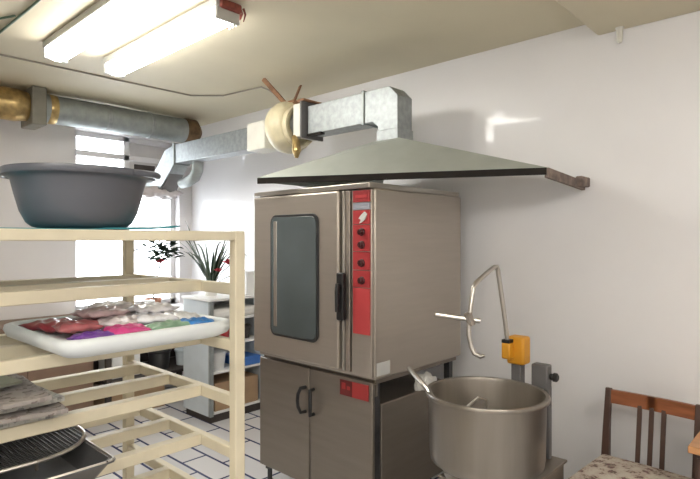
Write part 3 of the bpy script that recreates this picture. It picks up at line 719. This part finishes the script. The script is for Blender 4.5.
def strap_leaf(bm, base, dirv, ln, droop, w):
    dirv = Vector(dirv).normalized(); p = Vector(base); prev = None; n = 8; side = dirv.cross(Vector((0, 0, 1)))
    if side.length < .05: side = Vector((1, 0, 0))
    side.normalize()
    for k in range(n+1):
        f = k/n; ww = w*(math.sin(math.pi*min(1, .15+f*.85))**.7)*.5+.0008
        a = bm.verts.new(p-side*ww); b_ = bm.verts.new(p+Vector((0, 0, ww*.4))); c = bm.verts.new(p+side*ww)
        if prev: bm.faces.new((prev[0], prev[1], b_, a)); bm.faces.new((prev[1], prev[2], c, b_))
        prev = (a, b_, c)
        d = (dirv+Vector((0, 0, -droop*f*f*1.5))).normalized(); p = p+d*ln/n
# tall strap-leaved plant on the cabinet
t = thing('potted_plant', 'tall strap-leaved plant with red flowers on the pale cabinet', 'plant', (1.08, -.44, 1.085))
bm = B(); lathe(bm, [(0, 1.085), (.05, 1.085), (.068, 1.17), (.075, 1.175), (.075, 1.19), (.066, 1.19), (.062, 1.175), (0, 1.175)], (1.08, -.44, 0), 24); obj('pot', bm, M['pot'], t, smooth=True)
bm = B()
for k in range(16):
    a = random.uniform(0, 2*math.pi); s = random.uniform(.15, .7)
    strap_leaf(bm, (1.08+.02*math.cos(a), -.44+.02*math.sin(a), 1.175), (s*math.cos(a), s*math.sin(a), 1), random.uniform(.4, .66), random.uniform(.2, 1.2), .020)
obj('leaves', bm, M['leafg'], t, smooth=True, solid=.001)
bm = B()
for k in range(7):
    a = random.uniform(0, 2*math.pi); s = random.uniform(.1, .8)
    strap_leaf(bm, (1.08, -.44, 1.175), (s*math.cos(a), s*math.sin(a), 1), random.uniform(.3, .5), random.uniform(.1, .6), .03)
obj('leaves', bm, M['leaf'], t, smooth=True, solid=.001)
def flower_bm(c, r, n=7):
    bm = B()
    for k in range(n):
        a = 2*math.pi*k/n; d = Vector((math.cos(a), math.sin(a), .5)).normalized()
        strap_leaf(bm, c, d, r, .3, r*.7)
        strap_leaf(bm, c, Vector((math.cos(a+.4), math.sin(a+.4), 1.3)), r*.8, .2, r*.6)
    return bm
for c, h in (((1.24, -.34, 1.37), .085), ((1.20, -.44, 1.31), .05), ((1.27, -.28, 1.29), .075)):
    bm = B(); tube(bm, [(1.09, -.43, 1.175), ((1.09+c[0])/2, (-.43+c[1])/2, 1.175+.62*(c[2]-1.175)), c], .004, 6); st = obj('flower_stem', bm, M['leaf'], t, smooth=True)
    obj('flower', flower_bm(c, h), M['flower'], st, smooth=True, solid=.001)

# leafy plant on the window side
t = thing('potted_plant', 'small dark-leaved plant with one red flower before the window', 'plant', (.33, -.62, .90))
bm = B(); lathe(bm, [(0, .90), (.055, .90), (.075, 1.0), (.082, 1.005), (.082, 1.02), (.07, 1.02), (.068, 1.0), (0, 1.0)], (.33, -.62, 0), 24); obj('pot', bm, M['potb'], t, smooth=True)
bm = B(); tube(bm, [(.33, -.62, 1.0), (.34, -.60, 1.2), (.36, -.55, 1.4), (.38, -.42, 1.52)], [.008, .007, .006, .004], 8)
tube(bm, [(.34, -.60, 1.2), (.37, -.72, 1.3), (.38, -.80, 1.36)], .005, 6); obj('stem', bm, M['leaf'], t, smooth=True)
bm = B()
for k in range(75):
    c = Vector((.38, -.55, 1.49)) + Vector((random.gauss(0, .045), random.gauss(0, .07), random.gauss(0, .045)))
    a = random.uniform(0, 2*math.pi); strap_leaf(bm, c, (math.cos(a), math.sin(a), random.uniform(-.2, .6)), random.uniform(.08, .13), .4, .055)
obj('leaves', bm, M['leaf'], t, smooth=True, solid=.001)
bm = B(); tube(bm, [(.36, -.56, 1.30), (.42, -.60, 1.36)], .004, 6); st = obj('flower_stem', bm, M['leaf'], t, smooth=True)
obj('flower', flower_bm((.42, -.60, 1.37), .065), M['flower'], st, smooth=True, solid=.001)

# work table under the window
t = thing('work_table', 'white-topped dark table under the window', 'table', (.38, -.72, 0))
bm = B(); box(bm, .07, .66, -1.22, -.18, .86, .90); obj('table_top', bm, M['white'], t, bevel=.004)
for x in (.10, .63):
    for y in (-1.19, -.21):
        bm = B(); box(bm, x-.022, x+.022, y-.022, y+.022, 0, .86); obj('leg', bm, M['dark'], t)
bm = B(); box(bm, .09, .64, -1.20, -.20, .32, .345); obj('lower_shelf', bm, M['dark'], t)
bm = B(); box(bm, .085, .10, -1.18, -.22, .35, .84); obj('back_panel', bm, M['dark'], t)
bm = B(); box(bm, .62, .64, -1.16, -.24, .80, .86); obj('apron', bm, M['dark'], t)
def jar(x, y, z, r, h, m, lab):
    bm = B(); lathe(bm, [(0, z), (r, z), (r*1.03, z+h*.1), (r, z+h*.75), (r*.8, z+h*.86), (r*.8, z+h), (0, z+h)], (x, y, 0), 24); one('storage_jar', bm, M[m], lab, 'jar', (x, y, z), None, smooth=True)
jar(.50, -1.10, .90, .06, .13, 'white', 'white jar at the left end of the window table')
jar(.46, -.93, .90, .07, .10, 'pot', 'squat cream jar on the window table')
jar(.50, -.74, .90, .055, .12, 'white', 'white jar in the middle of the window table')
bm = B(); box(bm, .25, .55, -1.12, -.86, .345, .55); one('cardboard_box', bm, M['white'], 'white box on the lower shelf of the window table', 'box', (.4, -1.0, .345), bevel=.006)
tub(.45, -.62, .345, .11, .2, 'blackm', 'black pot on the lower shelf of the window table', 'pot', 'cooking_pot')
tub(.46, -.36, .345, .09, .16, 'cab', 'pale bucket on the lower shelf of the window table', 'bucket', 'bucket')
bm = B(); box(bm, .14, .56, -1.14, -.62, .002, .26); one('storage_crate', bm, M['card'], 'brown carton on the floor under the window table', 'box', (.35, -.88, 0), bevel=.005)

# sideboard by the left wall
t = thing('sideboard', 'long brown wooden sideboard along the window wall behind the rack', 'sideboard', (.3, -2.4, 0))
bm = B(); box(bm, .02, .52, -3.8, -1.27, .06, .87); obj('carcass', bm, M['brown'], t, bevel=.004)
bm = B(); box(bm, .01, .54, -3.82, -1.25, .87, .90); obj('top', bm, M['brown'], t, bevel=.004)
bm = B(); box(bm, .05, .48, -3.76, -1.30, 0, .06); obj('plinth', bm, M['dark'], t)
for k in range(5):
    y0 = -3.77+.495*k
    bm = B(); box(bm, .52, .537, y0, y0+.485, .08, .85); d = obj('door', bm, M['brown'], t, bevel=.003)
    bm = B(); tube(bm, [(.536, y0+.43, .6), (.565, y0+.43, .6), (.565, y0+.43, .7), (.536, y0+.43, .7)], .006, 8); obj('handle', bm, M['black'], d, smooth=True)

# ------------------------------------------------------------------ camera, light, view
cam = bpy.data.cameras.new('camera'); co = bpy.data.objects.new('camera', cam); COL.objects.link(co)
cam.sensor_fit = 'HORIZONTAL'; cam.sensor_width = 36; cam.lens = 538/700*36
co.location = (5.39, -3.2, 1.6); co.rotation_euler = (R(90), 0, R(42.9)); cam.clip_start = .02
S.camera = co
w = bpy.data.worlds.new('overcast_sky'); S.world = w; w.use_nodes = True
nt = w.node_tree; bg = nt.nodes['Background']; bg.inputs['Color'].default_value = (.90, .95, 1, 1); bg.inputs['Strength'].default_value = 5
S.view_settings.view_transform = 'Standard'; S.view_settings.look = 'None'; S.view_settings.gamma = 1; S.view_settings.use_curve_mapping = False
S.view_settings.exposure = 1.4
S.cycles.use_denoising = True
S.cycles.max_bounces = 10; S.cycles.diffuse_bounces = 6; S.cycles.transparent_max_bounces = 12
